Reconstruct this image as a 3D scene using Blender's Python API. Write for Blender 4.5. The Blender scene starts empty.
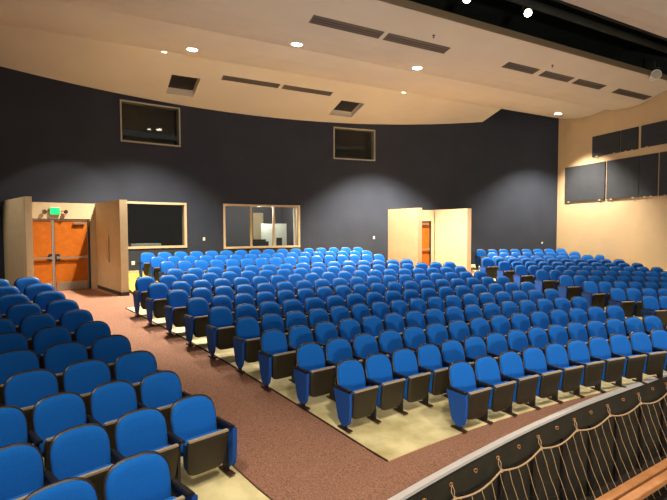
import bpy, bmesh, math, random
from mathutils import Vector, Matrix
random.seed(4)
sc = bpy.context.scene
COL = sc.collection
PI = math.pi
R = math.radians

# ------------------------------------------------------------------ camera
cam_d = bpy.data.cameras.new('camera'); cam = bpy.data.objects.new('camera', cam_d); COL.objects.link(cam)
cam_d.sensor_width = 36.0; cam_d.lens = 480.0 / 667.0 * 36.0; cam_d.clip_end = 200
cam.matrix_world = Matrix.Rotation(PI / 2 - 0.0443, 4, 'X') @ Matrix.Rotation(-0.0031, 4, 'Z')
sc.camera = cam
# ------------------------------------------------------------------ world and exposure
w = bpy.data.worlds.new('world'); sc.world = w; w.use_nodes = True
w.node_tree.nodes['Background'].inputs[0].default_value = (1.0, 0.90, 0.76, 1)
w.node_tree.nodes['Background'].inputs[1].default_value = 0.28
sc.view_settings.view_transform = 'Standard'; sc.view_settings.look = 'None'
sc.view_settings.gamma = 1; sc.view_settings.use_curve_mapping = False
sc.view_settings.exposure = 1.0
WARM = (1.0, 0.88, 0.70)

# ------------------------------------------------------------------ hall frame: the rows are arcs about one centre
CX, CY, R0 = 13.489, -10.703, 21.231
F0 = Vector((-0.79, 16.74)); NU = Vector((0.4894, -0.872)); DV = Vector((0.872, 0.4894))   # ceiling axes
def P2(ang, r):
    a = R(ang); q = R0 + r
    return (CX - q * math.sin(a), CY + q * math.cos(a))
def UV(u, v, z):
    p = F0 + NU * u + DV * v
    return Vector((p.x, p.y, z))
def lerp(a, b, t): return a + (b - a) * t
def interp(x, pts):
    if x <= pts[0][0]: return pts[0][1]
    for (x0, y0), (x1, y1) in zip(pts, pts[1:]):
        if x <= x1: return lerp(y0, y1, (x - x0) / (x1 - x0))
    return pts[-1][1]
def row_z(k): return -2.8412 + 0.1132 * k - 0.0018 * k * k
def base_z(r):
    if r < 0: return max(-2.872, -2.8412 + 0.03 * r)
    if r < 7.97: return row_z(r / 0.7969)
    return interp(r, [(7.97, -1.889), (9.3, -1.885), (9.9, -1.80), (10.7, -1.70), (11.5, -1.59), (12.5, -1.49), (14, -1.3)])
def floor_z(ang, r):
    z = base_z(r)
    if ang > 38.3 and r > 7.97: z = -1.887
    if ang < 21:
        a = 0.0145 * max(0, 17 - ang); b = 0.19 * min(1, (21 - ang) / 4)
        t = min(1, max(0, (r - 8.3) / 1.2))
        z -= lerp(a, b, t)
    return z

# ------------------------------------------------------------------ lights that reach the whole hall
def aim(o, target):
    d = Vector(target) - o.location
    o.rotation_euler = d.to_track_quat('-Z', 'Y').to_euler()
def spot(loc, target, power, cone=100, blend=0.8, size=0.08, color=WARM):
    l = bpy.data.lights.new('spot_lamp', 'SPOT'); l.energy = power; l.spot_size = R(cone); l.spot_blend = blend
    l.shadow_soft_size = size; l.color = color
    o = bpy.data.objects.new('spot_lamp', l); COL.objects.link(o); o.location = loc; aim(o, target)
    return o
def down(u, v, z, power, cone=110, blend=0.7, tilt=(0, 0)):
    p = UV(u, v, z)
    spot(p, (p.x + tilt[0], p.y + tilt[1], z - 3), power, cone, blend)
# downlights in the rear ceiling panel
down(3.57, -2.16, 4.70, 900, 86); down(3.64, 1.71, 4.70, 900, 86)
down(1.58, -4.35, 4.80, 750, 92); spot(UV(1.58, -4.35, 4.80), P2(40.9, 12.3) + (-0.3,), 430, 38, 0.3); down(1.68, 10.92, 4.78, 2300, 98)
# wall washers at the fold
down(0.34, 3.77, 5.0, 5200, 96, 0.6); down(0.30, -4.85, 5.0, 2600, 96, 0.6)
# spotlights in the slot between the ceiling panels
for (u, v, tx, ty, pw) in ((7.11, 2.23, 4.2, 8.9, 1100), (6.89, 0.48, 2.2, 7.0, 900),
                           (7.1, 6.5, 6.8, 11.0, 900), (7.1, 9.5, 9.0, 14.5, 260)):
    spot(UV(u, v, 5.15), (tx, ty, -2.4), pw, 62, 0.8)
spot(UV(0.9, -11.2, 4.9), P2(42.9, 11.0) + (-0.6,), 500, 34, 0.8)      # unseen lamp added to brighten the outer face of the left fin
# house lights over the front of the hall, behind the camera
for (x, y, pw) in ((-2.4, 1.9, 750), (1.6, 2.6, 800), (5.4, 4.8, 800), (9.2, 7.2, 600)):
    spot((x, y, 5.3), (x + 0.2, y + 1.0, -2.8), pw, 64 if x < 0 else 80, 0.9, 0.45)
# unseen floods added behind the camera to brighten the ceiling
for (x, y) in ((-3.5, -3.0), (0.5, -5.0)):
    spot((x, y, -1.2), (x + 7, y + 15, 5.0), 2500, 100, 1.0, 0.25)

# ------------------------------------------------------------------ materials
MATS = {}
def mat(name, col, rough=0.6, metal=0.0, noise=None, bump=0.0, emit=None, spec=None, sheen=0.0, alpha=None):
    """noise = (scale, colour2, contrast low, contrast high)"""
    if name in MATS: return MATS[name]
    m = bpy.data.materials.new(name); m.use_nodes = True; MATS[name] = m
    nt = m.node_tree; b = nt.nodes['Principled BSDF']
    b.inputs['Base Color'].default_value = (*col, 1); b.inputs['Roughness'].default_value = rough
    b.inputs['Metallic'].default_value = metal
    if spec is not None: b.inputs['Specular IOR Level'].default_value = spec
    if sheen: b.inputs['Sheen Weight'].default_value = sheen
    if noise or bump:
        tc = nt.nodes.new('ShaderNodeTexCoord'); nz = nt.nodes.new('ShaderNodeTexNoise')
        nt.links.new(tc.outputs['Object'], nz.inputs['Vector']); nz.inputs['Scale'].default_value = noise[0] if noise else 60
        nz.inputs['Detail'].default_value = 5
        if noise:
            rp = nt.nodes.new('ShaderNodeValToRGB'); rp.color_ramp.elements[0].position = noise[2]; rp.color_ramp.elements[1].position = noise[3]
            rp.color_ramp.elements[0].color = (*col, 1); rp.color_ramp.elements[1].color = (*noise[1], 1)
            nt.links.new(nz.outputs['Fac'], rp.inputs['Fac']); nt.links.new(rp.outputs['Color'], b.inputs['Base Color'])
        if bump:
            bp = nt.nodes.new('ShaderNodeBump'); bp.inputs['Strength'].default_value = bump; bp.inputs['Distance'].default_value = 0.01
            nt.links.new(nz.outputs['Fac'], bp.inputs['Height']); nt.links.new(bp.outputs['Normal'], b.inputs['Normal'])
    if emit:
        b.inputs['Emission Color'].default_value = (*emit[0], 1); b.inputs['Emission Strength'].default_value = emit[1]
    return m
M_wall = mat('dark_wall_paint', (0.016, 0.022, 0.039), 0.8, noise=(1.3, (0.021, 0.028, 0.048), 0.35, 0.7), bump=0.1)
M_tan = mat('tan_wall_paint', (0.56, 0.41, 0.24), 0.75, noise=(1.5, (0.61, 0.45, 0.27), 0.3, 0.7))
M_fin = mat('tan_fin_paint', (0.50, 0.385, 0.235), 0.7, noise=(5, (0.55, 0.425, 0.265), 0.3, 0.7))
M_ceil = mat('cream_ceiling_paint', (0.68, 0.60, 0.47), 0.85, noise=(0.8, (0.72, 0.64, 0.51), 0.3, 0.7))
M_dark = mat('dark_plenum', (0.012, 0.018, 0.016), 0.7, noise=(2, (0.022, 0.032, 0.028), 0.4, 0.7))
M_fascia = mat('ceiling_edge_brown', (0.17, 0.125, 0.075), 0.7)
M_carpet = mat('rust_brown_carpet', (0.20, 0.092, 0.055), 0.95, noise=(55, (0.39, 0.20, 0.135), 0.35, 0.65), bump=0.4)
M_conc = mat('yellowed_concrete', (0.52, 0.44, 0.20), 0.6, noise=(2.5, (0.84, 0.74, 0.42), 0.32, 0.66), bump=0.05)
M_conc_lit = mat('warm_lit_concrete', (0.62, 0.42, 0.05), 0.6, noise=(2.5, (0.72, 0.52, 0.10), 0.32, 0.66))  # yellower copy of the concrete, with the rear slab's warm light in its colour
M_edge = mat('dark_rubber_edging', (0.05, 0.02, 0.015), 0.5)
M_blue = mat('blue_seat_fabric', (0.004, 0.106, 0.46), 0.9, noise=(140, (0.008, 0.150, 0.60), 0.3, 0.7), bump=0.15, sheen=0.05, spec=0.15)
M_panel = mat('navy_panel_fabric', (0.004, 0.065, 0.33), 0.85, noise=(140, (0.006, 0.09, 0.42), 0.3, 0.7))
M_shell = mat('charcoal_seat_shell', (0.016, 0.014, 0.014), 0.4)
M_pan = mat('brown_seat_pan', (0.024, 0.018, 0.008), 0.5)
M_pan2 = mat('pan_lip_highlight', (0.42, 0.33, 0.22), 0.3)  # pale tan stands in for the highlight along the pan's top lip
M_black = mat('black_steel', (0.012, 0.012, 0.013), 0.4)
M_wood = mat('orange_oak_door', (0.34, 0.085, 0.004), 0.6, noise=(7, (0.42, 0.115, 0.008), 0.3, 0.7), spec=0.2)
M_dframe = mat('dark_door_frame', (0.03, 0.028, 0.025), 0.5)
M_steel = mat('brushed_steel', (0.42, 0.38, 0.31), 0.4, 0.9)
M_wframe = mat('cream_window_frame', (0.58, 0.43, 0.27), 0.5)
M_grey = mat('grey_window_edge', (0.38, 0.35, 0.30), 0.5)
M_acou = mat('slate_acoustic_fabric', (0.022, 0.026, 0.034), 0.9, noise=(3, (0.030, 0.034, 0.044), 0.3, 0.7))
M_vent = mat('brown_grey_vent', (0.12, 0.095, 0.075), 0.5)
M_vent2 = mat('vent_slot', (0.05, 0.04, 0.032), 0.6)
M_white = mat('white_plastic', (0.75, 0.72, 0.64), 0.4)
M_trim = mat('grey_metal_trim', (0.66, 0.64, 0.64), 0.45, 0.2)
M_pit = mat('dark_pit_board', (0.016, 0.015, 0.010), 0.7, noise=(4, (0.030, 0.025, 0.013), 0.3, 0.7))
M_pitf = mat('black_pit_floor', (0.018, 0.012, 0.008), 0.8)
M_rope = mat('tan_rope', (0.50, 0.33, 0.19), 0.85)
M_net = mat('tan_net_cord', (0.42, 0.28, 0.14), 0.85)
M_plank = mat('orange_timber', (0.46, 0.19, 0.065), 0.6, noise=(6, (0.56, 0.26, 0.10), 0.3, 0.7))
M_lamp = mat('lamp_lens', (1, 0.95, 0.85), 0.5, emit=((1.0, 0.86, 0.62), 14))
M_exit = mat('green_exit_light', (0.0, 0.06, 0.02), 0.5, emit=((0.0, 0.50, 0.12), 1.0))
M_exitl = mat('pale_green_letters', (0.0, 0.1, 0.06), 0.5, emit=((0.0, 0.52, 0.30), 1.0))
M_red = mat('red_lamp', (0.6, 0.08, 0.05), 0.5, emit=((1.0, 0.15, 0.08), 0.6))
M_booth = mat('booth_wall', (0.10, 0.09, 0.10), 0.8)
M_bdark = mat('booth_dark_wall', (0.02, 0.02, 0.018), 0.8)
M_board = mat('white_board', (0.8, 0.8, 0.72), 0.5)
M_glass = bpy.data.materials.new('window_glass'); M_glass.use_nodes = True
_nt = M_glass.node_tree; _nt.nodes.clear()
_o = _nt.nodes.new('ShaderNodeOutputMaterial'); _mx = _nt.nodes.new('ShaderNodeMixShader'); _t = _nt.nodes.new('ShaderNodeBsdfTransparent'); _g = _nt.nodes.new('ShaderNodeBsdfGlossy')
_t.inputs[0].default_value = (0.75, 0.8, 0.8, 1); _g.inputs['Roughness'].default_value = 0.02; _mx.inputs[0].default_value = 0.03
_nt.links.new(_t.outputs[0], _mx.inputs[1]); _nt.links.new(_g.outputs[0], _mx.inputs[2]); _nt.links.new(_mx.outputs[0], _o.inputs[0])

# ------------------------------------------------------------------ mesh helpers
def tag(o, label=None, cat=None, group=None, kind=None):
    if label: o['label'] = label
    if cat: o['category'] = cat
    if group: o['group'] = group
    if kind: o['kind'] = kind
    return o
def link(name, me, parent=None, loc=None):
    o = bpy.data.objects.new(name, me); COL.objects.link(o)
    if loc is not None: o.location = loc
    if parent is not None:
        o.parent = parent
    return o
def empty(name, loc, rz=0):
    o = bpy.data.objects.new(name, None); COL.objects.link(o); o.location = loc; o.rotation_euler = (0, 0, rz)
    o.empty_display_size = 0.2
    return o
class MB:
    def __init__(s): s.v = []; s.f = []; s.smooth = []
    def add(s, vs, fs, smooth=False):
        n = len(s.v); s.v += [tuple(p) for p in vs]
        for f in fs: s.f.append(tuple(n + i for i in f)); s.smooth.append(smooth)
    def hexa(s, p):     # 8 points: bottom 0-3, top 4-7
        s.add(p, [(0, 3, 2, 1), (4, 5, 6, 7), (0, 1, 5, 4), (1, 2, 6, 5), (2, 3, 7, 6), (3, 0, 4, 7)])
    def box(s, c, d, rot=None):
        x, y, z = d[0] / 2, d[1] / 2, d[2] / 2
        p = [Vector(q) for q in ((-x, -y, -z), (x, -y, -z), (x, y, -z), (-x, y, -z), (-x, -y, z), (x, -y, z), (x, y, z), (-x, y, z))]
        if rot is not None: p = [rot @ q for q in p]
        s.hexa([q + Vector(c) for q in p])
    def cyl(s, a0, a1, r0, r1, z0, z1, n=1):     # block in arc coordinates
        for i in range(n):
            b0 = lerp(a0, a1, i / n); b1 = lerp(a0, a1, (i + 1) / n)
            q = [P2(b0, r0), P2(b1, r0), P2(b1, r1), P2(b0, r1)]
            s.hexa([(x, y, z0) for x, y in q] + [(x, y, z1) for x, y in q])
    def quadprism(s, q, z0, z1):
        s.hexa([(x, y, z0) for x, y in q] + [(x, y, z1) for x, y in q])
    def tube(s, pts, rad, n=6):
        pts = [Vector(p) for p in pts]; rings = []; vs = []
        for i, p in enumerate(pts):
            t = (pts[min(i + 1, len(pts) - 1)] - pts[max(i - 1, 0)]).normalized()
            a = t.orthogonal() if i == 0 else (pa - t * pa.dot(t))
            a.normalize(); pa = a; b = t.cross(a)
            for k in range(n):
                th = 2 * PI * k / n; vs.append(p + (a * math.cos(th) + b * math.sin(th)) * rad)
        fs = [(i * n + k, i * n + (k + 1) % n, (i + 1) * n + (k + 1) % n, (i + 1) * n + k) for i in range(len(pts) - 1) for k in range(n)]
        fs += [tuple(range(n - 1, -1, -1)), tuple((len(pts) - 1) * n + k for k in range(n))]
        s.add(vs, fs, True)
    def disc(s, c, rad, h, ax=(0, 0, 1), n=20, r2=None):
        ax = Vector(ax).normalized(); a = ax.orthogonal().normalized(); b = ax.cross(a); c = Vector(c); r2 = rad if r2 is None else r2
        lo = [c + (a * math.cos(2 * PI * k / n) + b * math.sin(2 * PI * k / n)) * rad for k in range(n)]
        hi = [c + ax * h + (a * math.cos(2 * PI * k / n) + b * math.sin(2 * PI * k / n)) * r2 for k in range(n)]
        s.add(lo + hi, [tuple(range(n - 1, -1, -1)), tuple(range(n, 2 * n))] + [(k, (k + 1) % n, n + (k + 1) % n, n + k) for k in range(n)])
    def mesh(s, name, m, fix=True, bevel=0):
        me = bpy.data.meshes.new(name); me.from_pydata(s.v, [], s.f)
        for p, sm in zip(me.polygons, s.smooth): p.use_smooth = sm
        if fix or bevel:
            bm = bmesh.new(); bm.from_mesh(me)
            if bevel: bmesh.ops.bevel(bm, geom=list(bm.edges), offset=bevel, segments=2, affect='EDGES')
            bmesh.ops.recalc_face_normals(bm, faces=bm.faces); bm.to_mesh(me); bm.free()
        me.materials.append(m)
        return me
    def build(s, name, m, parent=None, bevel=0, **kw): return link(name, s.mesh(name, m, bevel=bevel, **kw), parent)
def struct(o): o['kind'] = 'structure'; return o

# ------------------------------------------------------------------ floor
PIT = [(60, -1.35), (46, -1.1), (42, -1.02), (39.4, -0.99), (36.8, -0.93), (34.5, -0.865), (32.1, -0.78), (29.8, -0.69), (27.55, -0.585), (24.8, -0.455), (22.1, -0.30), (19.2, -0.08), (15, 0.22), (8, 0.72)]
PITR = sorted((a, r) for a, r in PIT)
def pit_r(a): return interp(a, PITR)
def grid_floor(name, m, a0, a1, ra, rb, lift, da=0.75, dr=0.45, thick=0.0, skip=None):
    mb = MB(); na = max(1, round(abs(a1(0) - a0(0)) / da)); rs_n = max(1, round((rb - (ra(30) if callable(ra) else ra)) / dr))
    top = []
    for i in range(na + 1):
        col = []
        for j in range(rs_n + 1):
            rr = ra(lerp(a0(0), a1(0), i / na)) if callable(ra) else ra
            r = lerp(rr, rb, j / rs_n); a = lerp(a0(r), a1(r), i / na)
            x, y = P2(a, r); col.append((x, y, floor_z(a, r) + lift))
        top.append(col)
    idx = lambda i, j, k: (i * (rs_n + 1) + j) + k * (na + 1) * (rs_n + 1)
    vs = [p for c in top for p in c] + [(x, y, z - (thick or 0.15)) for c in top for x, y, z in c]
    fs = []
    for i in range(na):
        for j in range(rs_n):
            fs.append((idx(i, j, 0), idx(i + 1, j, 0), idx(i + 1, j + 1, 0), idx(i, j + 1, 0)))
            fs.append((idx(i, j, 1), idx(i, j + 1, 1), idx(i + 1, j + 1, 1), idx(i + 1, j, 1)))
    for i in range(na):
        fs.append((idx(i, 0, 0), idx(i, 0, 1), idx(i + 1, 0, 1), idx(i + 1, 0, 0)))
        fs.append((idx(i, rs_n, 0), idx(i + 1, rs_n, 0), idx(i + 1, rs_n, 1), idx(i, rs_n, 1)))
    for j in range(rs_n):
        fs.append((idx(0, j, 0), idx(0, j + 1, 0), idx(0, j + 1, 1), idx(0, j, 1)))
        fs.append((idx(na, j, 0), idx(na, j, 1), idx(na, j + 1, 1), idx(na, j + 1, 0)))
    mb.add(vs, fs)
    return struct(mb.build(name, m))
WALL_A = 17.0
WC = Vector((10.65, 22.91)); WD = Vector((math.sin(R(WALL_A)), -math.cos(R(WALL_A))))
def wall_ang(r):      # the angle at which the right wall crosses the arc r
    lo, hi = 0.0, 30.0
    for _ in range(30):
        s = (lo + hi) / 2; p = WC + WD * s
        if math.hypot(p.x - CX, p.y - CY) - R0 > r: lo = s
        else: hi = s
    return math.degrees(math.atan2(CX - p.x, p.y - CY))
con = lambda v: (lambda r: v)
grid_floor('floor', M_carpet, wall_ang, con(59), pit_r, 12.5, 0.0, 1.0, 0.4, 0.3)
cl = lambda r: 37.9 + max(0, r) / 8 * 1.9
cr = lambda r: 16.55 + max(0, r) / 8 * 2.4
grid_floor('floor_concrete_centre', M_conc, cr, cl, lambda a: max(-0.36, pit_r(a) + 0.04), 7.72, 0.014, 0.9, 0.4, 0.03)
grid_floor('floor_concrete_left', M_conc, lambda r: 42.2 + max(0, r) / 8 * 0.5, con(58), -0.3, 8.35, 0.014, 0.9, 0.4, 0.03)
grid_floor('floor_concrete_right', M_conc, wall_ang, lambda r: min(14.3 + max(0, r - 2.4) / 6 * 2.2, 16.5), 1.2, 8.35, 0.014, 0.9, 0.4, 0.03)
grid_floor('floor_concrete_rear', M_conc_lit, con(20.5), con(38.25), 9.4, 12.45, 0.014, 0.9, 0.4, 0.03)
grid_floor('floor_concrete_rear_right', M_conc, wall_ang, con(13.4), 9.4, 12.45, 0.014, 0.9, 0.4, 0.03)
# dark edging strips where slab meets carpet
mb = MB()
for fn, r0, r1 in ((lambda r: cl(r) + 0.02, -0.36, 7.72), (lambda r: 42.17 + max(0, r) / 8 * 0.5, -0.3, 8.3)):
    for i in range(20):
        ra, rb = lerp(r0, r1, i / 20), lerp(r0, r1, (i + 1) / 20)
        pts = [(fn(ra), ra), (fn(ra) + 0.045, ra), (fn(rb) + 0.045, rb), (fn(rb), rb)]
        q = [P2(a, r) + (floor_z(a, r),) for a, r in pts]
        mb.hexa([(x, y, z - 0.005) for x, y, z in q] + [(x, y, z + 0.017) for x, y, z in q])
struct(mb.build('trim_1', M_edge))

# ------------------------------------------------------------------ back wall with openings
WIN = {'window_1': (33.83, 37.6, -0.66, 0.94, 'w'), 'window_2': (26.13, 31.5, -0.75, 0.95, 'w'), 'window_3': (34.12, 37.5, 2.92, 4.29, 's'), 'window_4': (20.26, 23.55, 2.92, 4.25, 's')}
DOORS = {'door_1': (39.25, 42.75, -1.9, 0.33), 'door_2': (15.72, 18.35, -1.9, 0.33)}
RW = 12.5
avals = set([4.6, 60.0] + [4.6 + 1.38 * i for i in range(41)]); zvals = set([-2.2, 7.0])
for a0, a1, z0, z1 in [w_[:4] for w_ in WIN.values()] + [d_ for d_ in DOORS.values()]:
    avals |= {a0, a1}; zvals |= {z0, z1}
avals = sorted(avals); zvals = sorted(zvals)
mb = MB(); holes = [w_[:4] for w_ in WIN.values()] + list(DOORS.values())
for a0, a1 in zip(avals, avals[1:]):
    if a1 - a0 < 1e-6: continue
    for z0, z1 in zip(zvals, zvals[1:]):
        am, zm = (a0 + a1) / 2, (z0 + z1) / 2
        if any(h[0] < am < h[1] and h[2] < zm < h[3] for h in holes): continue
        mb.cyl(a0, a1, RW, RW + 0.25, z0, z1)
struct(mb.build('wall_back', M_wall))
# tan door surrounds between the fins
mb = MB(); mb.cyl(38.95, 42.95, 12.3, 12.48, 0.33, 0.82, 2); mb.cyl(38.95, 39.25, 12.3, 12.48, -1.9, 0.33); mb.cyl(42.75, 42.95, 12.3, 12.48, -1.9, 0.33)
struct(mb.build('wall_door_surround', M_fin))
mb = MB(); mb.cyl(15.5, 18.6, 12.3, 12.48, 0.33, 0.82, 2); mb.cyl(18.35, 18.6, 12.3, 12.48, -2.1, 0.33); mb.cyl(15.5, 15.72, 12.3, 12.48, -2.1, 0.33)
struct(mb.build('wall_door_surround', M_fin))
def fin(name, an, rn, af, rf, wn, wf, z0, base):   # wing wall: near (angle, r), far (angle, r), angular widths
    q = [P2(an, rn), P2(an + wn, rn), P2(af + wf, rf), P2(af, rf)]
    mb = MB(); mb.quadprism(q, z0, 0.835); o = struct(mb.build(name, M_fin))
    c = [Vector(p) for p in q]; m_ = sum(c, Vector((0, 0))) / 4
    q2 = [tuple(p + (p - m_).normalized() * 0.03) for p in c]
    mb = MB(); mb.quadprism(q2, z0, z0 + base); struct(mb.build('baseboard_fin', M_dframe)); return o
fin('wall_fin', 38.45, 9.85, 38.62, 12.49, 0.38, 0.34, -1.89, 0.11)
fin('wall_fin', 42.70, 9.9, 42.74, 12.49, 0.28, 0.38, -1.89, 0.11)
fin('wall_fin', 18.20, 10.49, 18.75, 12.49, 0.34, 0.45, -2.05, 0.11)
fin('wall_fin', 13.97, 10.63, 15.1, 12.49, 0.34, 0.36, -2.1, 0.11)
# baseboard strip on the back wall
mb = MB()
for i in range(14):
    a0, a1 = lerp(20, 38.2, i / 14), lerp(20, 38.2, (i + 1) / 14); z = floor_z((a0 + a1) / 2, 12.4)
    mb.cyl(a0, a1, RW - 0.02, RW, z, z + 0.10)
struct(mb.build('baseboard_back', M_wframe))

def door(name, leaves, z0, z1, r):
    o = empty(name, P2((leaves[0][0] + leaves[-1][1]) / 2, r) + (z0,)); struct(o)
    inv = Matrix.Translation(-Vector(o.location))
    def put(mb, nm, m, par=o, bevel=0):
        mb.v = [tuple(Vector(p) - Vector(o.location)) for p in mb.v]
        return mb.build(nm, m, par, bevel=bevel)
    lo = leaves[0][0]; hi = leaves[-1][1]
    mb = MB(); fw = 0.10
    mb.cyl(lo - fw, lo, r, r + 0.12, z0, z1 + 0.06); mb.cyl(hi, hi + fw, r, r + 0.12, z0, z1 + 0.06); mb.cyl(lo, hi, r, r + 0.12, z1, z1 + 0.06)
    put(mb, 'door_frame', M_dframe)
    if len(leaves) > 1:
        m_ = leaves[0][1]; mb = MB(); mb.cyl(m_, leaves[1][0], r - 0.01, r + 0.05, z0, z1); put(mb, 'centre_mullion', M_steel)
    for k, (a0, a1) in enumerate(leaves):
        g = 0.03
        mb = MB(); mb.cyl(a0 + g, a1 - g, r + 0.03, r + 0.08, z0 + 0.01, z1 - 0.01); leaf = put(mb, 'door_leaf', M_wood)
        def sub(mb, nm, m): return put(mb, nm, m, leaf)
        mb = MB(); mb.cyl(a0 + 0.08, a1 - 0.08, r + 0.018, r + 0.03, z0 + 0.02, z0 + 0.27); sub(mb, 'kick_plate', M_steel)
        mb = MB(); mb.cyl(a0 + 0.1, a1 - 0.1, r - 0.055, r - 0.02, z0 + 1.0, z0 + 1.05)
        mb.cyl(a0 + 0.07, a0 + 0.15, r - 0.06, r + 0.03, z0 + 0.98, z0 + 1.07); mb.cyl(a1 - 0.15, a1 - 0.07, r - 0.06, r + 0.03, z0 + 0.98, z0 + 1.07); sub(mb, 'push_bar', M_steel)
        aa = (a1 - 0.22, a1 - 0.06) if k == 0 else (a0 + 0.06, a0 + 0.22)
        if len(leaves) == 1: aa = (a1 - 0.22, a1 - 0.06)
        mb = MB(); mb.cyl(aa[0], aa[1], r - 0.03, r + 0.03, z0 + 0.93, z0 + 1.14); sub(mb, 'latch_case', M_black)
        ca = (a0 + 0.15, a0 + 0.7) if k == 0 else (a1 - 0.7, a1 - 0.15)
        mb = MB(); mb.cyl(ca[0], ca[1], r - 0.05, r + 0.03, z1 - 0.14, z1 - 0.08); sub(mb, 'door_closer', M_steel)
    return o
door('door_1', [(39.36, 40.97), (41.03, 42.64)], -1.885, 0.30, 12.32)
door('door_2', [(15.83, 16.98), (17.04, 18.25)], -1.96, 0.30, 12.32)

def window(name, spec):
    a0, a1, z0, z1, kind = spec; r = RW
    o = empty(name, P2((a0 + a1) / 2, r) + (z0,)); struct(o)
    def put(mb, nm, m, **k):
        mb.v = [tuple(Vector(p) - Vector(o.location)) for p in mb.v]; return mb.build(nm, m, o, **k)
    t = 0.075 if kind == 'w' else 0.045; ta = math.degrees(t / 33.7); n = 2 if kind == 'w' else 1
    fm = M_wframe if kind == 'w' else M_grey
    mb = MB()
    mb.cyl(a0, a1, r - 0.03, r + 0.27, z0, z0 + t, n); mb.cyl(a0, a1, r - 0.03, r + 0.27, z1 - t, z1, n)
    mb.cyl(a0, a0 + ta, r - 0.03, r + 0.27, z0 + t, z1 - t); mb.cyl(a1 - ta, a1, r - 0.03, r + 0.27, z0 + t, z1 - t)
    put(mb, 'window_frame', fm)
    if name == 'window_2':
        for am in (28.0, 29.6):
            mb = MB(); mb.cyl(am - ta / 2, am + ta / 2, r + 0.02, r + 0.12, z0 + t, z1 - t); put(mb, 'mullion', fm)
        mb = MB(); mb.cyl(26.45, 26.55, r + 0.02, r + 0.12, z0 + t, z1 - t); put(mb, 'mullion', M_grey)
    rg = r + (0.07 if kind == 'w' else 0.04)
    mb = MB()
    for i in range(2):
        b0, b1 = lerp(a0, a1, i / 2), lerp(a0, a1, (i + 1) / 2)
        mb.cyl(b0, b1, rg, rg + 0.008, z0 + t * 0.6, z1 - t * 0.6)
    put(mb, 'glass_pane', M_glass)
    # the room behind
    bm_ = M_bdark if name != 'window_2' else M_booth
    d = 2.6 if kind == 'w' else 1.2
    A0, A1 = a0 - 0.35, a1 + 0.35; Z0, Z1 = z0 - (0.5 if kind == 'w' else 0.1), z1 + 0.25; mb = MB(); rr0 = RW + 0.27
    mb.cyl(A0, A1, rr0 + d, rr0 + d + 0.05, Z0, Z1, 2); mb.cyl(A0, A1, rr0, rr0 + d, Z0 - 0.05, Z0, 2); mb.cyl(A0, A1, rr0, rr0 + d, Z1, Z1 + 0.05, 2)
    mb.cyl(A0 - 0.08, A0, rr0, rr0 + d, Z0, Z1); mb.cyl(A1, A1 + 0.08, rr0, rr0 + d, Z0, Z1)
    for b0, b1, y0, y1 in ((A0, A1, Z0, z0), (A0, A1, z1, Z1), (A0, a0, z0, z1), (a1, A1, z0, z1)): mb.cyl(b0, b1, rr0 - 0.005, rr0 + 0.02, y0, y1, 2)
    struct(mb.build('wall_booth', bm_))
    return o
for k_, v_ in WIN.items(): window(k_, v_)
# contents of the control booth behind window_2
mb = MB(); mb.cyl(26.5, 28.35, RW + 0.95, RW + 0.99, -1.05, 0.22, 1)
b_ = mb.build('white_board', M_board); tag(b_, 'white board standing inside the lit control booth behind the triple window', 'board')
mb = MB(); mb.cyl(27.2, 27.95, RW + 2.7, RW + 2.76, -1.2, 0.72); b_ = mb.build('booth_door', M_tan); b_['kind'] = 'thing'; tag(b_, 'tan door on the far wall inside the control booth', 'door')
mb = MB(); mb.cyl(26.4, 31.2, RW + 0.32, RW + 0.85, -0.86, -0.80, 2); b_ = mb.build('counter', M_wframe); tag(b_, 'long counter inside the booth below the triple window', 'counter')
mb = MB(); mb.cyl(28.15, 29.2, RW + 0.4, RW + 0.72, -0.80, -0.50); mb.cyl(28.3, 29.1, RW + 0.48, RW + 0.72, -0.50, -0.42); b_ = mb.build('mixing_console', M_black, bevel=0.01); tag(b_, 'black mixing console on the booth counter in front of the white board', 'console')
mb = MB(); mb.cyl(27.15, 27.55, RW + 0.45, RW + 0.5, -0.72, -0.36); mb.cyl(27.3, 27.4, RW + 0.46, RW + 0.52, -0.80, -0.7); mb.cyl(27.2, 27.5, RW + 0.4, RW + 0.55, -0.80, -0.785); b_ = mb.build('monitor', M_black); tag(b_, 'small black monitor on the booth counter seen against the white board', 'monitor')
mb = MB(); mb.cyl(35.2, 36.9, RW + 0.35, RW + 0.7, -0.74, -0.50, 1); b_ = mb.build('equipment_case', M_grey, bevel=0.01); tag(b_, 'pale flat case lying behind the dark single-pane window', 'case')
pl = bpy.data.lights.new('booth_lamp', 'POINT'); pl.energy = 110; pl.color = (1, 0.95, 0.85); pl.shadow_soft_size = 0.2
po = bpy.data.objects.new('booth_lamp', pl); COL.objects.link(po); po.location = P2(28.6, RW + 0.5) + (0.95,)

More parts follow.
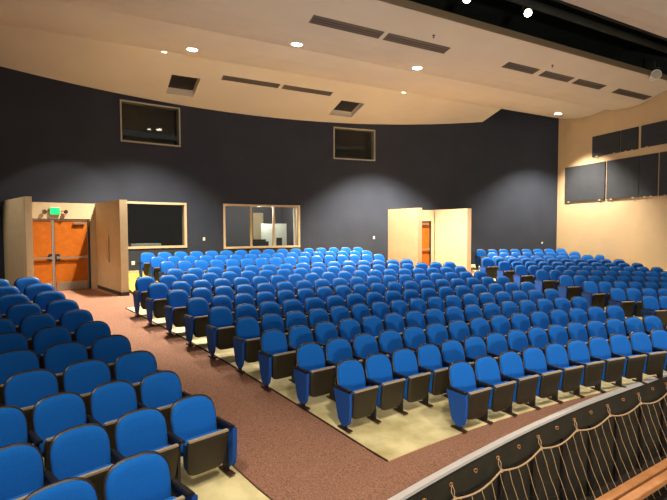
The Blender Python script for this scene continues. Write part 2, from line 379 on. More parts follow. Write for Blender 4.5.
# ------------------------------------------------------------------ right wall and left wall
def wall_pt(s, off=0.0): # off towards the hall
    n = Vector((WD.y, -WD.x)); return WC + WD * s + n * off
def wbox(mb, s0, s1, z0, z1, t, o=0.0, z1b=None):
    q = [tuple(wall_pt(s0, o)), tuple(wall_pt(s1, o)), tuple(wall_pt(s1, o + t)), tuple(wall_pt(s0, o + t))]
    mb.hexa([(x, y, z0) for x, y in q] + [(x, y, z1) for x, y in q])
mb = MB(); wbox(mb, -0.3, 17, -3.2, 7.0, 0.25, -0.25); struct(mb.build('wall_right', M_tan))
mb = MB(); q = [P2(58.6, -4), P2(59.2, -4), P2(59.2, 12.5), P2(58.6, 12.5)]; mb.quadprism(q, -3.2, 7.0); struct(mb.build('wall_left', M_wall))
accs = ((0.50, 2.74, 1.19, 2.79, 'lower acoustic panel nearest the dark back wall', 0.05), (2.82, 4.33, 1.19, 2.79, 'second lower acoustic panel from the dark back wall', 0.05), (4.34, 5.10, 1.19, 2.79, 'narrow lower acoustic panel beside the second one', 0.045),
        (5.17, 7.4, 1.19, 2.79, 'lower acoustic panel farthest from the back wall', 0.05), (2.04, 3.42, 3.06, 3.93, 'small upper acoustic panel nearest the dark back wall', 0.05),
        (3.47, 4.25, 3.06, 3.93, 'narrow upper acoustic panel in the middle of the row', 0.05), (4.38, 7.4, 3.08, 3.93, 'long upper acoustic panel farthest from the back wall', 0.05))
for s0, s1, z0, z1, lb, t in accs:
    mb = MB(); wbox(mb, s0, s1, z0, z1, t); o = mb.build('acoustic_panel', M_acou, bevel=0.006)
    tag(o, 'dark slate ' + lb, 'wall panel', 'acoustic panels on the tan wall')
    for e in (s0 + 0.25, s1 - 0.25):
        mb = MB(); wbox(mb, e - 0.05, e + 0.05, z0 - 0.03, z0 + 0.02, 0.055); mb.build('bracket', M_wframe, o)

# ------------------------------------------------------------------ ceilings
def v_wall(u): return 12.99 - 0.2204 * (u - 0.219)
def u_back(v):
    lo, hi = -6.0, 0.5
    for _ in range(30):
        m_ = (lo + hi) / 2; p = UV(m_, v, 0)
        if math.hypot(p.x - CX, p.y - CY) - R0 > RW: lo = m_
        else: hi = m_
    return hi
OP = ((-4.38, -3.48, -2.12, -1.07), (1.9, 2.95, -2.12, -1.10))
vs_ = sorted(set([-13 + 1.0 * i for i in range(23)] + [9.45] + [o[0] for o in OP] + [o[1] for o in OP])); us_ = [0, -0.5, -1.07, -1.10, -2.12]
zl = lambda u: 5.27 + 0.3227 * u
mb = MB()
for v0, v1 in zip(vs_, vs_[1:]):
    e0, e1 = u_back(v0), u_back(v1)
    lst = [u for u in us_ if u > max(e0, e1) + 0.02]
    pairs = list(zip(lst, lst[1:]))
    for ua, ub in pairs:
        if any(o[0] <= v0 and v1 <= o[1] and o[2] <= ub and ua <= o[3] for o in OP): continue
        q = [(v0, ua), (v1, ua), (v1, ub), (v0, ub)]
        mb.hexa([UV(u, v, zl(u)) for v, u in q] + [UV(u, v, zl(u) + 0.06) for v, u in q])
    ua = lst[-1]; q = [(v0, ua), (v1, ua), (v1, e1), (v0, e0)]
    mb.hexa([UV(u, v, zl(u)) for v, u in q] + [UV(u, v, zl(u) + 0.06) for v, u in q])
struct(mb.build('ceiling_rear', M_ceil))
for (v0, v1, u0, u1) in OP:
    mb = MB(); h = 0.45; t = 0.03
    def pr(q):
        mb.hexa([UV(u, v, zl(u) + 0.005) for v, u in q] + [UV(u, v, zl(u) + h) for v, u in q])
    pr([(v0 - t, u0 - t), (v1 + t, u0 - t), (v1 + t, u0), (v0 - t, u0)]); pr([(v0 - t, u1), (v1 + t, u1), (v1 + t, u1 + t), (v0 - t, u1 + t)])
    pr([(v0 - t, u0), (v0, u0), (v0, u1), (v0 - t, u1)]); pr([(v1, u0), (v1 + t, u0), (v1 + t, u1), (v1, u1)])
    struct(mb.build('ceiling_recess', M_ceil))
    mb = MB(); q = [(v0, u0), (v1, u0), (v1, u1), (v0, u1)]
    mb.hexa([UV(u, v, zl(u) + 0.22) for v, u in q] + [UV(u, v, zl(u) + 0.27) for v, u in q]); o = mb.build('loudspeaker', M_black)
    tag(o, 'black loudspeaker face in the square ceiling recess ' + ('over the left doors side' if v0 < 0 else 'above the right projection window'), 'loudspeaker', 'loudspeakers in ceiling recesses')
PROF = [(0, 5.24), (0.35, 5.13), (0.8, 5.0), (1.3, 4.91), (1.7, 4.865), (2.1, 4.85), (2.5, 4.88), (2.85, 4.94), (2.87, 4.93), (3.2, 4.82), (3.6, 4.755), (4.0, 4.73), (4.4, 4.755), (4.8, 4.83), (5.2, 4.93), (5.6, 5.03), (5.93, 5.10)]
def main_z(u): return interp(u, PROF)
mb = MB()
for (ua, za), (ub, zb) in zip(PROF, PROF[1:]):
    for i in range(6):
        f = lambda u, t: lerp(-14, v_wall(u) - 0.07, t)
        q = [(ua, f(ua, i / 6), za), (ua, f(ua, (i + 1) / 6), za), (ub, f(ub, (i + 1) / 6), zb), (ub, f(ub, i / 6), zb)]
        mb.hexa([UV(u, v, z) for u, v, z in q] + [UV(u, v, z + 0.05) for u, v, z in q])
o = struct(mb.build('ceiling', M_ceil))
mb = MB(); q = [(5.94, -14), (5.94, v_wall(5.9) - 0.07), (6.0, v_wall(5.9) - 0.07), (6.0, -14)]
mb.hexa([UV(u, v, 5.085) for u, v in q] + [UV(u, v, 5.24) for u, v in q]); struct(mb.build('trim_2', M_fascia))
mb = MB()
NP = [(7.9, 5.10), (8.3, 4.98), (8.8, 4.90), (9.4, 4.90), (10.0, 5.0), (10.6, 5.15), (11.4, 5.3)]
for (ua, za), (ub, zb) in zip(NP, NP[1:]):
    q = [(ua, -14, za), (ua, v_wall(ua) - 0.07, za), (ub, v_wall(ub) - 0.07, zb), (ub, -14, zb)]
    mb.hexa([UV(u, v, z) for u, v, z in q] + [UV(u, v, z + 0.05) for u, v, z in q])
struct(mb.build('ceiling_front', M_ceil))
mb = MB(); mb.hexa([UV(u, v, 7.0) for u, v in ((-8, -18), (-8, 15), (14, 15), (14, -18))] + [UV(u, v, 7.2) for u, v in ((-8, -18), (-8, 15), (14, 15), (14, -18))])
struct(mb.build('ceiling_upper', M_dark))
mb = MB()
wbox(mb, 0.1, 8.0, 5.36, 6.99, 0.03); wbox(mb, 5.98, 8.0, 5.12, 5.35, 0.03)
struct(mb.build('wall_slot_shade', M_dark))  # dark sheet added over the tan wall, standing in for shade in the slot
# ducts and rails inside the dark slot
for i, (u, z, rad) in enumerate(((6.5, 5.75, 0.10), (7.3, 5.5, 0.035), (6.9, 6.2, 0.22))):
    mb = MB(); mb.tube([UV(u, -13, z), UV(u, 0, z), UV(u, v_wall(u) - 0.1, z)], rad, 10); o = mb.build('overhead_pipe', M_dark)
    tag(o, 'dark ' + ('medium pipe beside the rear edge', 'thin lighting rail', 'fat duct high up')[i] + ' running inside the dark ceiling slot', 'pipe')

def on_ceiling(u): 
    e = 0.05; s = (main_z(u + e) - main_z(u - e)) / (2 * e)
    n = Vector((NU.x * s, NU.y * s, -1)).normalized(); return n
def downlight(u, v, z, label, n=None, rad=0.13, lens=True):
    n = n or on_ceiling(u); t = empty('ceiling_light', UV(u, v, z)); tag(t, label, 'ceiling light', 'recessed ceiling downlights')
    mb = MB(); mb.disc(n * 0.0, rad + 0.04, 0.02, n, 24, rad + 0.03); mb.build('trim_ring', M_white, t)
    mb = MB(); mb.disc(n * 0.02, rad, 0.012, n, 24); mb.build('lamp_lens', M_lamp, t)
downlight(3.57, -2.16, 4.76, 'glowing recessed ceiling light, the brightest near the long vent row')
downlight(3.64, 1.71, 4.755, 'glowing recessed ceiling light below the second long vent')
downlight(1.58, -4.35, 4.88, 'glowing recessed ceiling light above the left square recess')
downlight(1.68, 10.92, 4.87, 'glowing recessed ceiling light near the corner with the tan wall')
downlight(0.34, 3.77, 5.13, 'small glowing ceiling light at the fold above the right square recess', rad=0.06)
downlight(0.30, -4.85, 5.14, 'small glowing ceiling light at the fold left of the left square recess', rad=0.06)
# vents
def vent(u0, v0, v1, zf, label, wd=0.27):
    uc = u0; t = empty('ceiling_vent', UV(uc, (v0 + v1) / 2, zf(uc))); tag(t, label, 'vent', 'long slot vents in the ceiling')
    c = Vector(t.location)
    def strip(mb, ua, ub, va, vb, d0, d1):
        q = [(ua, va), (ua, vb), (ub, vb), (ub, va)]
        mb.hexa([UV(u, v, zf(u) - d0) - c for u, v in q] + [UV(u, v, zf(u) - d1) - c for u, v in q])
    mb = MB(); h = wd / 2
    strip(mb, uc - h, uc - h + 0.03, v0, v1, 0.0, 0.016); strip(mb, uc + h - 0.03, uc + h, v0, v1, 0.0, 0.016)
    strip(mb, uc - h, uc + h, v0, v0 + 0.03, 0.0, 0.016); strip(mb, uc - h, uc + h, v1 - 0.03, v1, 0.0, 0.016); mb.build('vent_frame', M_vent, t)
    mb = MB(); strip(mb, uc - h + 0.03, uc + h - 0.03, v0 + 0.03, v1 - 0.03, 0.0, 0.004); mb.build('backing', M_vent2, t)
    mb = MB()
    for k in range(3):
        x = uc - h + 0.06 + k * (wd - 0.12) / 2; strip(mb, x - 0.012, x + 0.02, v0 + 0.03, v1 - 0.03, 0.004, 0.014)
    mb.build('louver', M_vent, t)
for i, (a, b) in enumerate(((-2.40, -0.44), (-0.30, 1.74), (4.02, 5.40), (5.68, 7.10), (7.34, 8.85), (9.6, 11.7))):
    vent(4.88, a, b, main_z, 'long brown slot vent, ' + ('first', 'second', 'third', 'fourth', 'fifth', 'sixth')[i] + ' in the ceiling row counted from the window side')
vent(-0.82, -2.82, -0.80, zl, 'brown slot vent on the sloping rear ceiling, nearer the left square recess', 0.22)
vent(-0.82, -0.66, 1.30, zl, 'brown slot vent on the sloping rear ceiling, nearer the right square recess', 0.22)
# sprinkler heads
for i, (u, v) in enumerate(((5.3, 0.9), (5.3, 5.6))):
    t = empty('sprinkler', UV(u, v, main_z(u))); tag(t, ('small sprinkler head below the dark slot near the second long vent', 'small sprinkler head on the ceiling near the fourth slot vent')[i], 'sprinkler', 'ceiling sprinklers')
    mb = MB(); mb.disc((0, 0, -0.008), 0.04, 0.012, (0, 0, 1), 12); mb.build('escutcheon', M_vent, t)
    mb = MB(); mb.disc((0, 0, -0.06), 0.012, 0.055, (0, 0, 1), 8); mb.disc((0, 0, -0.065), 0.025, 0.006, (0, 0, 1), 10); mb.build('head', M_vent2, t)
# slot spotlights
def spotlight(u, v, z, label, body=M_black, lit=True, tgt=(2, 3, -2), hang=5.5):
    c = UV(u, v, z); t = empty('spotlight', c); tag(t, label, 'spotlight', 'spotlights hung in the ceiling slot')
    d = (Vector(tgt) - c).normalized()
    mb = MB(); mb.disc(-d * 0.25, 0.085, 0.24, d, 16, 0.10); mb.disc(-d * 0.33, 0.05, 0.08, d, 12, 0.085); mb.build('housing', body, t)
    mb = MB(); mb.disc(-d * 0.008, 0.085, 0.012, d, 16); mb.build('lamp_lens', M_lamp if lit else M_grey, t)
    mb = MB(); mb.tube([Vector((-0.11, 0, -0.0)) - d * 0.13, Vector((-0.11, 0, 0.17)) - d * 0.13, Vector((0.11, 0, 0.17)) - d * 0.13, Vector((0.11, 0, 0)) - d * 0.13], 0.012, 6)
    mb.tube([Vector((0, 0, 0.17)) - d * 0.13, Vector((0, 0, hang - z + 0.02)) - d * 0.13], 0.012, 6); mb.build('yoke', M_black, t)
    return t
spotlight(7.11, 2.23, 5.1, 'lit spotlight in the dark ceiling slot, the one with the widest glow', tgt=(1.5, 3, -1))
spotlight(6.89, 0.48, 5.12, 'lit spotlight in the dark ceiling slot, partly beyond its upper end', tgt=(1, 3, -1))
spotlight(6.15, 9.75, 5.08, 'unlit white spotlight housing at the wall end of the ceiling slot', body=M_white, lit=False, tgt=(7.5, 6, 4.2)).scale = (1.6, 1.6, 1.6)

# ------------------------------------------------------------------ exit sign, switches
t = empty('exit_sign', P2(40.93, 12.28) + (0.56,), R(40.93)); tag(t, 'glowing green exit sign with two lamp heads above the double doors', 'sign')
mb = MB(); mb.box((0, -0.03, 0.0), (0.28, 0.05, 0.23)); mb.build('sign_housing', M_white, t, bevel=0.006)
mb = MB(); mb.box((0, -0.062, 0.0), (0.26, 0.012, 0.205)); mb.build('green_face', M_exit, t)
tc = bpy.data.curves.new('letters', 'FONT'); tc.body = 'EXIT'; tc.size = 0.105; tc.extrude = 0.002; tc.align_x = 'CENTER'; tc.align_y = 'CENTER'
to = bpy.data.objects.new('letters_source', tc); COL.objects.link(to); dg = bpy.context.evaluated_depsgraph_get()
tm = bpy.data.meshes.new_from_object(to.evaluated_get(dg)); bpy.data.objects.remove(to); tm.materials.clear(); tm.materials.append(M_exitl)
to = link('letters', tm, t, (0, -0.070, 0.0)); to.rotation_euler = (PI / 2, 0, 0)
for sx in (-1, 1):
    mb = MB(); mb.tube([(sx * 0.14, -0.03, 0.0), (sx * 0.27, -0.04, 0.0)], 0.012, 6); mb.disc((sx * 0.27, -0.05, -0.01), 0.045, 0.06, (sx * 0.3, -1, -0.2), 12, 0.065); mb.build('lamp_head', M_vent if sx < 0 else M_dframe, t)
mb = MB(); mb.disc((0.27, -0.075, -0.10), 0.035, 0.02, (0, -1, 0), 12); mb.build('red_lamp', M_red, t)
def plate(ang, z, lb, w_=0.085, h_=0.125):
    t = empty('wall_switch', P2(ang, RW) + (z,), R(ang)); tag(t, lb, 'switch', 'white wall plates')
    mb = MB(); mb.box((0, -0.006, 0), (w_, 0.012, h_)); mb.build('plate', M_white, t, bevel=0.003)
    mb = MB(); mb.box((0, -0.016, 0), (0.025, 0.01, 0.05)); mb.build('toggle', M_white, t)
plate(32.76, -0.36, 'small white switch plate between the single and the triple window')
plate(20.34, -0.39, 'small white switch plate on the glowing wall beside the right fin wall')
plate(36.97, -1.14, 'small white socket plate low on the wall by the fin, under the window', 0.11, 0.13)
plate(6.06, -0.70, 'small white plate on the dark wall near the tan wall corner', 0.07, 0.08)
# light socket plate on the inner face of the left fin group
pA = Vector(P2(38.93, 11.0)); 
t = empty('access_panel', (pA.x, pA.y, -0.75), R(38.9)); tag(t, 'narrow flush access panel on the inner face of the fin wall', 'panel')
mb = MB(); mb.box((-0.002, 0, 0.15), (0.012, 0.18, 0.75)); mb.build('cover', M_fin, t)
mb = MB(); mb.box((-0.010, 0.06, 0.15), (0.012, 0.012, 0.6)); mb.build('slot', M_vent, t)

# ------------------------------------------------------------------ auditorium seats
def outline(n, hw_b, hw_t, h, ex, exb):
    """rounded slab outline in (x, s): s from 0 to h; superellipse with separate exponents for top and bottom"""
    pts = []
    for i in range(n):
        th = 2 * PI * i / n; c, s = math.cos(th), math.sin(th); e = ex if s >= 0 else exb
        x = math.copysign(abs(c) ** (2 / e), c); y = math.copysign(abs(s) ** (2 / e), s)
        yy = h / 2 + y * h / 2; pts.append((x * lerp(hw_b, hw_t, yy / h), yy))
    return pts
def pad(mb, out, h, layers, mp, cap_front=True, smooth=True):
    n = len(out); vs = []
    for sc_, d in layers:
        for x, s in out: vs.append(mp(x * sc_, h / 2 + (s - h / 2) * sc_ ** 0.9 if sc_ < 1 else s, d))
    L = len(layers); fs = []
    for l in range(L - 1):
        for k in range(n): fs.append((l * n + k, l * n + (k + 1) % n, (l + 1) * n + (k + 1) % n, (l + 1) * n + k))
    vs.append(mp(0, h / 2, layers[-1][1])); c = len(vs) - 1
    for k in range(n): fs.append(((L - 1) * n + k, (L - 1) * n + (k + 1) % n, c))
    vs.append(mp(0, h / 2, layers[0][1])); c = len(vs) - 1
    for k in range(n): fs.append(((k + 1) % n, k, c))
    mb.add(vs, fs, smooth)
TOP = 0.86; TILT = 0.24
def back_map(h0):
    return lambda x, s, d: (x, (h0 + s - TOP) * TILT - 0.0 + d - 0.55 * x * x, h0 + s)
def make_seat_meshes():
    g = {}
    mb = MB(); o = outline(30, 0.222, 0.247, 0.56, 3.1, 5); pad(mb, o, 0.56, ((0.99, 0.0), (1.0, -0.015), (0.99, -0.035), (0.94, -0.052), (0.80, -0.062), (0.5, -0.068)), back_map(0.29)); g['backrest'] = mb.mesh('backrest', M_blue)
    mb = MB(); o = outline(30, 0.236, 0.260, 0.60, 3.1, 5); pad(mb, o, 0.60, ((0.6, 0.040), (0.9, 0.032), (0.985, 0.018), (1.0, 0.0), (0.99, -0.012)), back_map(0.268)); g['back_shell'] = mb.mesh('back_shell', M_shell)
    # folded seat, local origin at the hinge (y -0.13, h 0.36)
    SL = -0.16
    mp = lambda x, s, d: (x, -0.20 + s * SL + d, s - 0.155)
    mb = MB(); o = outline(28, 0.190, 0.221, 0.41, 7, 4.5); pad(mb, o, 0.41, ((0.9, 0.115), (0.98, 0.105), (1.0, 0.07), (1.0, 0.0)), mp); g['seat_cushion'] = mb.mesh('seat_cushion', M_blue)
    mb = MB(); o = outline(28, 0.198, 0.228, 0.42, 8, 5); pad(mb, o, 0.42, ((1.0, 0.014), (1.005, 0.0), (0.985, -0.018), (0.94, -0.026), (0.6, -0.030)), mp); g['seat_pan'] = mb.mesh('seat_pan', M_pan)
    mb = MB(); mb.box((0, -0.20 + 0.41 * SL - 0.006, 0.262), (0.42, 0.040, 0.020)); g['pan_lip'] = mb.mesh('pan_lip', M_pan2)
    # armrest, local origin at its rear end
    mb = MB(); mb.hexa([(-0.026, -0.33, 0.0), (0.026, -0.33, 0.0), (0.022, 0.02, -0.03), (-0.022, 0.02, -0.03), (-0.028, -0.34, 0.035), (0.028, -0.34, 0.035), (0.024, 0.02, 0.035), (-0.024, 0.02, 0.035)]); g['armrest'] = mb.mesh('armrest', M_black, bevel=0.008)
    mb = MB(); mb.hexa([(-0.014, -0.33, 0.0), (0.014, -0.33, 0.0), (0.014, -0.25, 0.0), (-0.014, -0.25, 0.0), (-0.014, -0.34, 0.53), (0.014, -0.34, 0.53), (0.014, -0.06, 0.53), (-0.014, -0.06, 0.53)])
    g['leg'] = mb.mesh('leg', M_black)
    mb = MB(); mb.box((0, -0.29, 0.010), (0.07, 0.26, 0.02)); g['foot_plate'] = mb.mesh('foot_plate', M_edge, bevel=0.004)
    # aisle end panel
    q = [(-0.44, 0.53), (-0.44, 0.40), (-0.43, 0.22), (-0.41, 0.14), (-0.37, 0.09), (-0.31, 0.07), (-0.25, 0.09), (-0.20, 0.14), (-0.17, 0.24), (-0.13, 0.40), (-0.10, 0.53)]
    mb = MB(); n = len(q); vs = [(-0.022, y, z) for y, z in q] + [(0.022, y, z) for y, z in q]
    mb.add(vs, [tuple(range(n)), tuple(range(2 * n - 1, n - 1, -1))] + [(k, (k + 1) % n, n + (k + 1) % n, n + k) for k in range(n)]); g['end_panel'] = mb.mesh('end_panel', M_panel, bevel=0.006)
    return g
G = make_seat_meshes()
# part, mesh key, offset
def seat_parts(half, left_end, right_end, last):
    ps = [('backrest', 'backrest', (0, 0, 0)), ('back_shell', 'back_shell', (0, 0, 0)), ('seat_cushion', 'seat_cushion', (0, -0.15, 0.285)), ('seat_pan', 'seat_pan', (0, -0.15, 0.285)),
          ('armrest', 'armrest', (-half, -0.10, 0.535)), ('leg', 'leg', (-half, 0, 0)), ('foot_plate', 'foot_plate', (-half, 0, 0))]
    if last or right_end: ps += [('armrest', 'armrest', (half, -0.10, 0.535)), ('leg', 'leg', (half, 0, 0)), ('foot_plate', 'foot_plate', (half, 0, 0))]
    if left_end: ps.append(('end_panel', 'end_panel', (-half - 0.02, 0, 0)))
    if right_end: ps.append(('end_panel', 'end_panel', (half + 0.02, 0, 0)))
    return ps
ORD = ['first', 'second', 'third', 'fourth', 'fifth', 'sixth', 'seventh', 'eighth', 'ninth', 'tenth', 'eleventh', 'twelfth', 'thirteenth', 'fourteenth', 'fifteenth', 'sixteenth', 'seventeenth', 'eighteenth', 'nineteenth', 'twentieth']
seats = []    # (x, y, z, ang, half, left_end, right_end, last, label, group)
def add_row(block, k, ki, a_first, a_last, n, r, aisle, rowlabel, ends):
    """a_first > a_last; seats run from a_first; aisle: 'L' when the first is beside its aisle"""
    st = (a_first - a_last) / (n - 1); half = 0.265; fx = R(st) * (R0 + r - 0.1) / 0.53
    for i in range(n):
        a = a_first - st * i; x, y = P2(a, r); zz = floor_z(a, r - 0.22) + 0.012
        j = i if aisle == 'L' else n - 1 - i
        pos = 'beside its aisle' if j == 0 else ORD[j] + ' from its aisle'
        if block == 'centre': pos = 'beside the left aisle' if j == 0 else ORD[j] + ' from the left aisle'
        lab = 'blue seat, ' + rowlabel + ', ' + pos
        seats.append((x, y, zz, a, half, 'L' in ends and i == 0, 'R' in ends and i == n - 1, i == n - 1, lab, 'seats, ' + rowlabel, fx))
S_ = 0.7969
CEN = [(33.18, 18.2, 11), (37.03, 17.51, 15), (37.4, 17.91, 15), (37.84, 18.46, 16), (37.99, 18.70, 17), (38.31, 18.85, 17), (38.56, 19.27, 18), (38.77, 19.64, 18), (39.06, 20.0, 19), (39.08, 19.72, 19), (37.09, 22.07, 15)]
rowname = lambda b, k, tot=11: b + ', ' + ('front row' if k == 0 else ('rearmost row' if k == tot - 1 else ORD[k] + ' row from the front'))
for k, (a, b, n) in enumerate(CEN): add_row('centre', k, k, a + 0.12, b + 0.12, n, S_ * k, 'L', rowname('centre block', k), 'LR' if k else 'L')
LEFT = [(45.65, 1.6, 2), (43.13, 1.45, 5), (43.18, 1.35, 5), (43.18, 1.42, 4), (43.29, 1.35, 4), (43.31, 1.25, 4), (43.35, 1.2, 4), (43.37, 1.22, 3), (43.41, 1.2, 3), (43.4, 1.2, 3), (43.5, 1.07, 3)]
for k, (a, st, n) in enumerate(LEFT):
    a += 0.17; st *= 1.05
    add_row('left', k, k, a + st * (n - 1), a, n, S_ * k + 0.02, 'R', rowname('left block', k), 'R')
RIGHT = [(3, 13.36, 1.27, 3), (4, 13.9, 1.22, 5), (5, 14.27, 1.18, 7), (6, 14.59, 1.13, 8), (7, 14.95, 1.09, 10), (8, 15.35, 1.085, 11), (9, 15.5, 1.075, 11), (10, 15.8, 1.077, 11)]
for k, a, st, n in RIGHT: add_row('right', k, k, a, a - st * (n - 1), n, S_ * k - (0.05 if k < 7 else 0), 'L', 'right block, ' + ('front visible row' if k == 3 else ('rearmost row' if k == 10 else ORD[k - 3] + ' visible row')), 'L')
for nm, a, b, n, r in (('first', 36.4, 22.3, 16, 9.9), ('second', 36.5, 22.5, 16, 10.7), ('third', 36.65, 22.5, 16, 11.5)):
    add_row('rear', 0, 0, a, b, n, r, 'L', 'rear centre block behind cross aisle, ' + nm + ' row', 'LR')
for nm, a, b, n, r in (('first', 12.6, 4.0, 9, 9.9), ('second', 12.15, 5.22, 8, 10.7), ('third', 12.33, 5.53, 8, 11.5)):
    add_row('rearR', 0, 0, a, b, n, r, 'L', 'rear right block by tan wall, ' + nm + ' row', 'L')
seats.sort(key=lambda s: s[0] ** 2 + s[1] ** 2)
print('SEATS', len(seats))
for s in seats[:300]:
    x, y, z, a, half, le, ri, last, lab, grp, fx = s
    t = empty('auditorium_seat', (x, y, z), R(a)); t.scale = (fx, 1, 1); tag(t, lab, 'seat', grp)
    rot = random.uniform(-0.03, 0.03)
    for pn, key, off in seat_parts(half, le, ri, last):
        o = link(pn, G[key], t, off)
        if key in ('seat_cushion', 'seat_pan'): o.rotation_euler = (rot, 0, 0)
        if key == 'seat_pan': l_ = link('pan_lip', G['pan_lip'], o)
# the farthest seats, one object
bm = bmesh.new(); mats = []
for s in seats[300:]:
    x, y, z, a, half, le, ri, last, lab, grp, fx = s
    Mx = Matrix.Translation((x, y, z)) @ Matrix.Rotation(R(a), 4, 'Z') @ Matrix.Scale(fx, 4, (1, 0, 0))
    for pn, key, off in seat_parts(half, le, ri, last) + [('pan_lip', 'pan_lip', (0, -0.15, 0.285))]:
        me = G[key]; m_ = me.materials[0]
        if m_ not in mats: mats.append(m_)
        n0 = len(bm.faces); v0 = len(bm.verts); bm.from_mesh(me); bm.verts.ensure_lookup_table(); bm.faces.ensure_lookup_table()
        T = Mx @ Matrix.Translation(off)
        for v in bm.verts[v0:]: v.co = T @ v.co
        for f in bm.faces[n0:]: f.material_index = mats.index(m_)
if seats[300:]:
    me = bpy.data.meshes.new('auditorium_seats_far'); bm.to_mesh(me)
    for m_ in mats: me.materials.append(m_)
    o = link('auditorium_seat_mass', me); tag(o, 'farthest blue seats against the back wall and beside the tan wall', 'seats', kind='stuff')
bm.free()

# ------------------------------------------------------------------ orchestra pit
angs = [46, 44, 42, 40.5, 39.4, 38, 36.8, 35.6, 34.5, 33.3, 32.1, 31, 29.8, 28.7, 27.55, 26.2, 24.8, 23.4, 22.1, 20.6, 19.2, 17, 15, 12]
t = empty('orchestra_pit_wall', P2(30, pit_r(30)) + (-4.4,)); tag(t, 'dark curved orchestra pit wall with grey metal edge and eye bolts', 'pit wall')
c_ = Vector(t.location)
def arc_strip(mb, d0, d1, z0, z1):      # d: offset towards the stage from the pit edge
    for a0, a1 in zip(angs, angs[1:]):
        q = [P2(a0, pit_r(a0) - d1), P2(a1, pit_r(a1) - d1), P2(a1, pit_r(a1) - d0), P2(a0, pit_r(a0) - d0)]
        mb.hexa([Vector((x, y, z0)) - c_ for x, y in q] + [Vector((x, y, z1)) - c_ for x, y in q])
mb = MB(); arc_strip(mb, 0.0, 0.05, -3.22, -2.862); mb.build('fascia_board', M_pit, t)
mb = MB(); arc_strip(mb, 0.0, 0.03, -4.4, -3.22); mb.build('lower_panel', M_pit, t)
mb = MB(); arc_strip(mb, -0.02, 0.065, -2.862, -2.824); mb.build('metal_edge', M_trim, t)
for i in range(14):
    a = 43 - i * 2.3; mb = MB(); q = [P2(a, pit_r(a) - 0.08), P2(a - 0.25, pit_r(a - .25) - 0.08), P2(a - 0.25, pit_r(a - .25) - 0.03), P2(a, pit_r(a) - 0.03)]
    mb.hexa([Vector((x, y, -4.4)) - c_ for x, y in q] + [Vector((x, y, -3.22)) - c_ for x, y in q]); mb.build('stud', M_black, t)
EY = 1.42; eyes = [36.85 + 2 * EY - EY * i for i in range(21)]
def pit_pt(a, d, z): x, y = P2(a, pit_r(a) - d); return Vector((x, y, z))
for a in eyes:
    mb = MB(); c = pit_pt(a, 0.085, -2.985) - c_; tx = Vector((math.cos(R(a)), math.sin(R(a)), 0)); nn = Vector((math.sin(R(a)), -math.cos(R(a)), 0))
    ring = [c + (tx * math.cos(k * PI / 5) * 0.022 + Vector((0, 0, 1)) * math.sin(k * PI / 5) * 0.022) + nn * 0.012 * math.sin(k) for k in range(10)]; ring.append(ring[0])
    mb.tube(ring, 0.005, 5); mb.tube([c - nn * 0.035, c - nn * 0.0 + Vector((0, 0, 0.022))], 0.005, 5); mb.build('eye_bolt', M_plank, t)
t = empty('safety_net', P2(30, pit_r(30)) + (-3.3,)); tag(t, 'tan rope safety net with scalloped border hung over the orchestra pit', 'net')
c_ = Vector(t.location)
mb = MB(); pts = []
aa = [eyes[0] + 4 * EY - (EY * 2) * i / 8 for i in range(0, 8 * 12)]
for i, a in enumerate(aa):
    ph = ((eyes[0] - a) / (2 * EY)) % 1.0; sag = 0.075 * math.sin(PI * ph)
    pts.append(pit_pt(a, 0.13 + 0.25 * sag, -3.14 - sag) - c_)
mb.tube(pts, 0.0125, 6); mb.build('border_rope', M_rope, t)
for i in range(0, 21, 2):
    a = eyes[i]; mb = MB(); p0 = pit_pt(a, 0.085, -2.975) - c_; p1 = pit_pt(a, 0.13, -3.135) - c_; tx = Vector((math.cos(R(a)), math.sin(R(a)), 0))
    mb.tube([p1, p1 * 0.5 + p0 * 0.5 - tx * 0.025, p0, p1 * 0.5 + p0 * 0.5 + tx * 0.03, p1], 0.006, 5)
    mb.disc(p1 - Vector((0, 0, 0.025)), 0.022, 0.045, (0.2, 0.1, 1), 8, 0.018); mb.build('tie_loop', M_rope, t)
mb = MB(); a = 42.5; cords = []
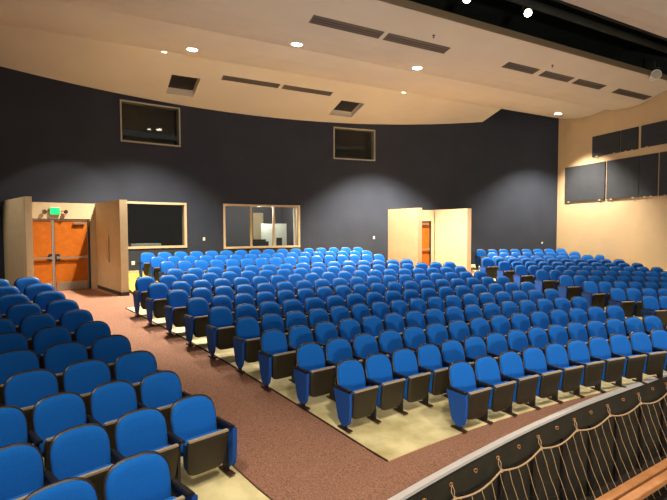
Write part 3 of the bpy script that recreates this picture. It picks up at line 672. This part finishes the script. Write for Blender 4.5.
while a > 16:
    ph = ((eyes[0] - a) / (2 * EY)) % 1.0; sag = 0.075 * math.sin(PI * ph)
    c0 = pit_pt(a, 0.13 + 0.25 * sag, -3.14 - sag); p = []; w0 = random.uniform(0, 6)
    for j in range(15):
        s = j / 14 * 1.35
        q = pit_pt(a + 0.02 * math.sin(w0 + j * 1.5), 0.13 + 0.25 * sag + 0.30 * s + 0.10 * s * s, -3.14 - sag - s * 0.86); p.append(q - c_)
    cords.append(p); mb.tube(p, 0.0052, 5); a -= 0.60
for i in range(len(cords) - 1):
    for j in range(1 + (i % 2), 14, 2): pass
mb.build('mesh_cords', M_net, t)['kind'] = 'stuff'
mb = MB()
for j in range(2, 15, 2):
    mb.tube([cp[min(14, max(0, j + (1 if i % 2 else 0)))] for i, cp in enumerate(cords)], 0.0022, 4)
mb.build('cross_cords', M_edge, t)['kind'] = 'stuff'
# pit floor and timbers
mb = MB(); q = [P2(48, 0.0), P2(10, 0.6), P2(10, -5), P2(48, -3.6)]; mb.quadprism([P2(55, 1.5), P2(0, 3.5), P2(0, -10), P2(55, -10)], -4.6, -4.4); struct(mb.build('floor_pit', M_pitf))
def plank(a, b, lb, w_=0.14, h_=0.09, z=-4.0):
    a = Vector(a); b = Vector(b); d = (b - a).normalized(); n = Vector((-d.y, d.x)) * w_ / 2; t0 = MB()
    q = [tuple(a - n), tuple(b - n), tuple(b + n), tuple(a + n)]
    t0.quadprism(q, z - h_, z); o = t0.build('timber_beam', M_plank, None, bevel=0.008)
    tag(o, lb, 'beam', 'timbers in the orchestra pit'); return o
for i, (oa, lb) in enumerate(((0.0, 'orange timber beam in the pit, the one nearer the seats'), (0.19, 'orange timber beam in the pit, the one farther from the seats'))):
    d = Vector((1.97, 1.29)).normalized(); n = Vector((d.y, -d.x)); c = Vector((3.84, 6.83)) + n * oa
    plank(c - d * 0.6, c + d * 6.0, lb)
mb = MB()
for s in (0.2, 2.4, 4.6):
    p = Vector((3.84, 6.83)) + Vector((1.97, 1.29)).normalized() * s + n * 0.09; mb = MB(); mb.box((p.x, p.y, -4.25), (0.12, 0.12, 0.31)); 
    tag(mb.build('support_block', M_edge), 'dark block under the timbers, ' + {0.2: 'at the near end', 2.4: 'midway along them', 4.6: 'at the far end'}[s], 'block', 'blocks under the timbers')
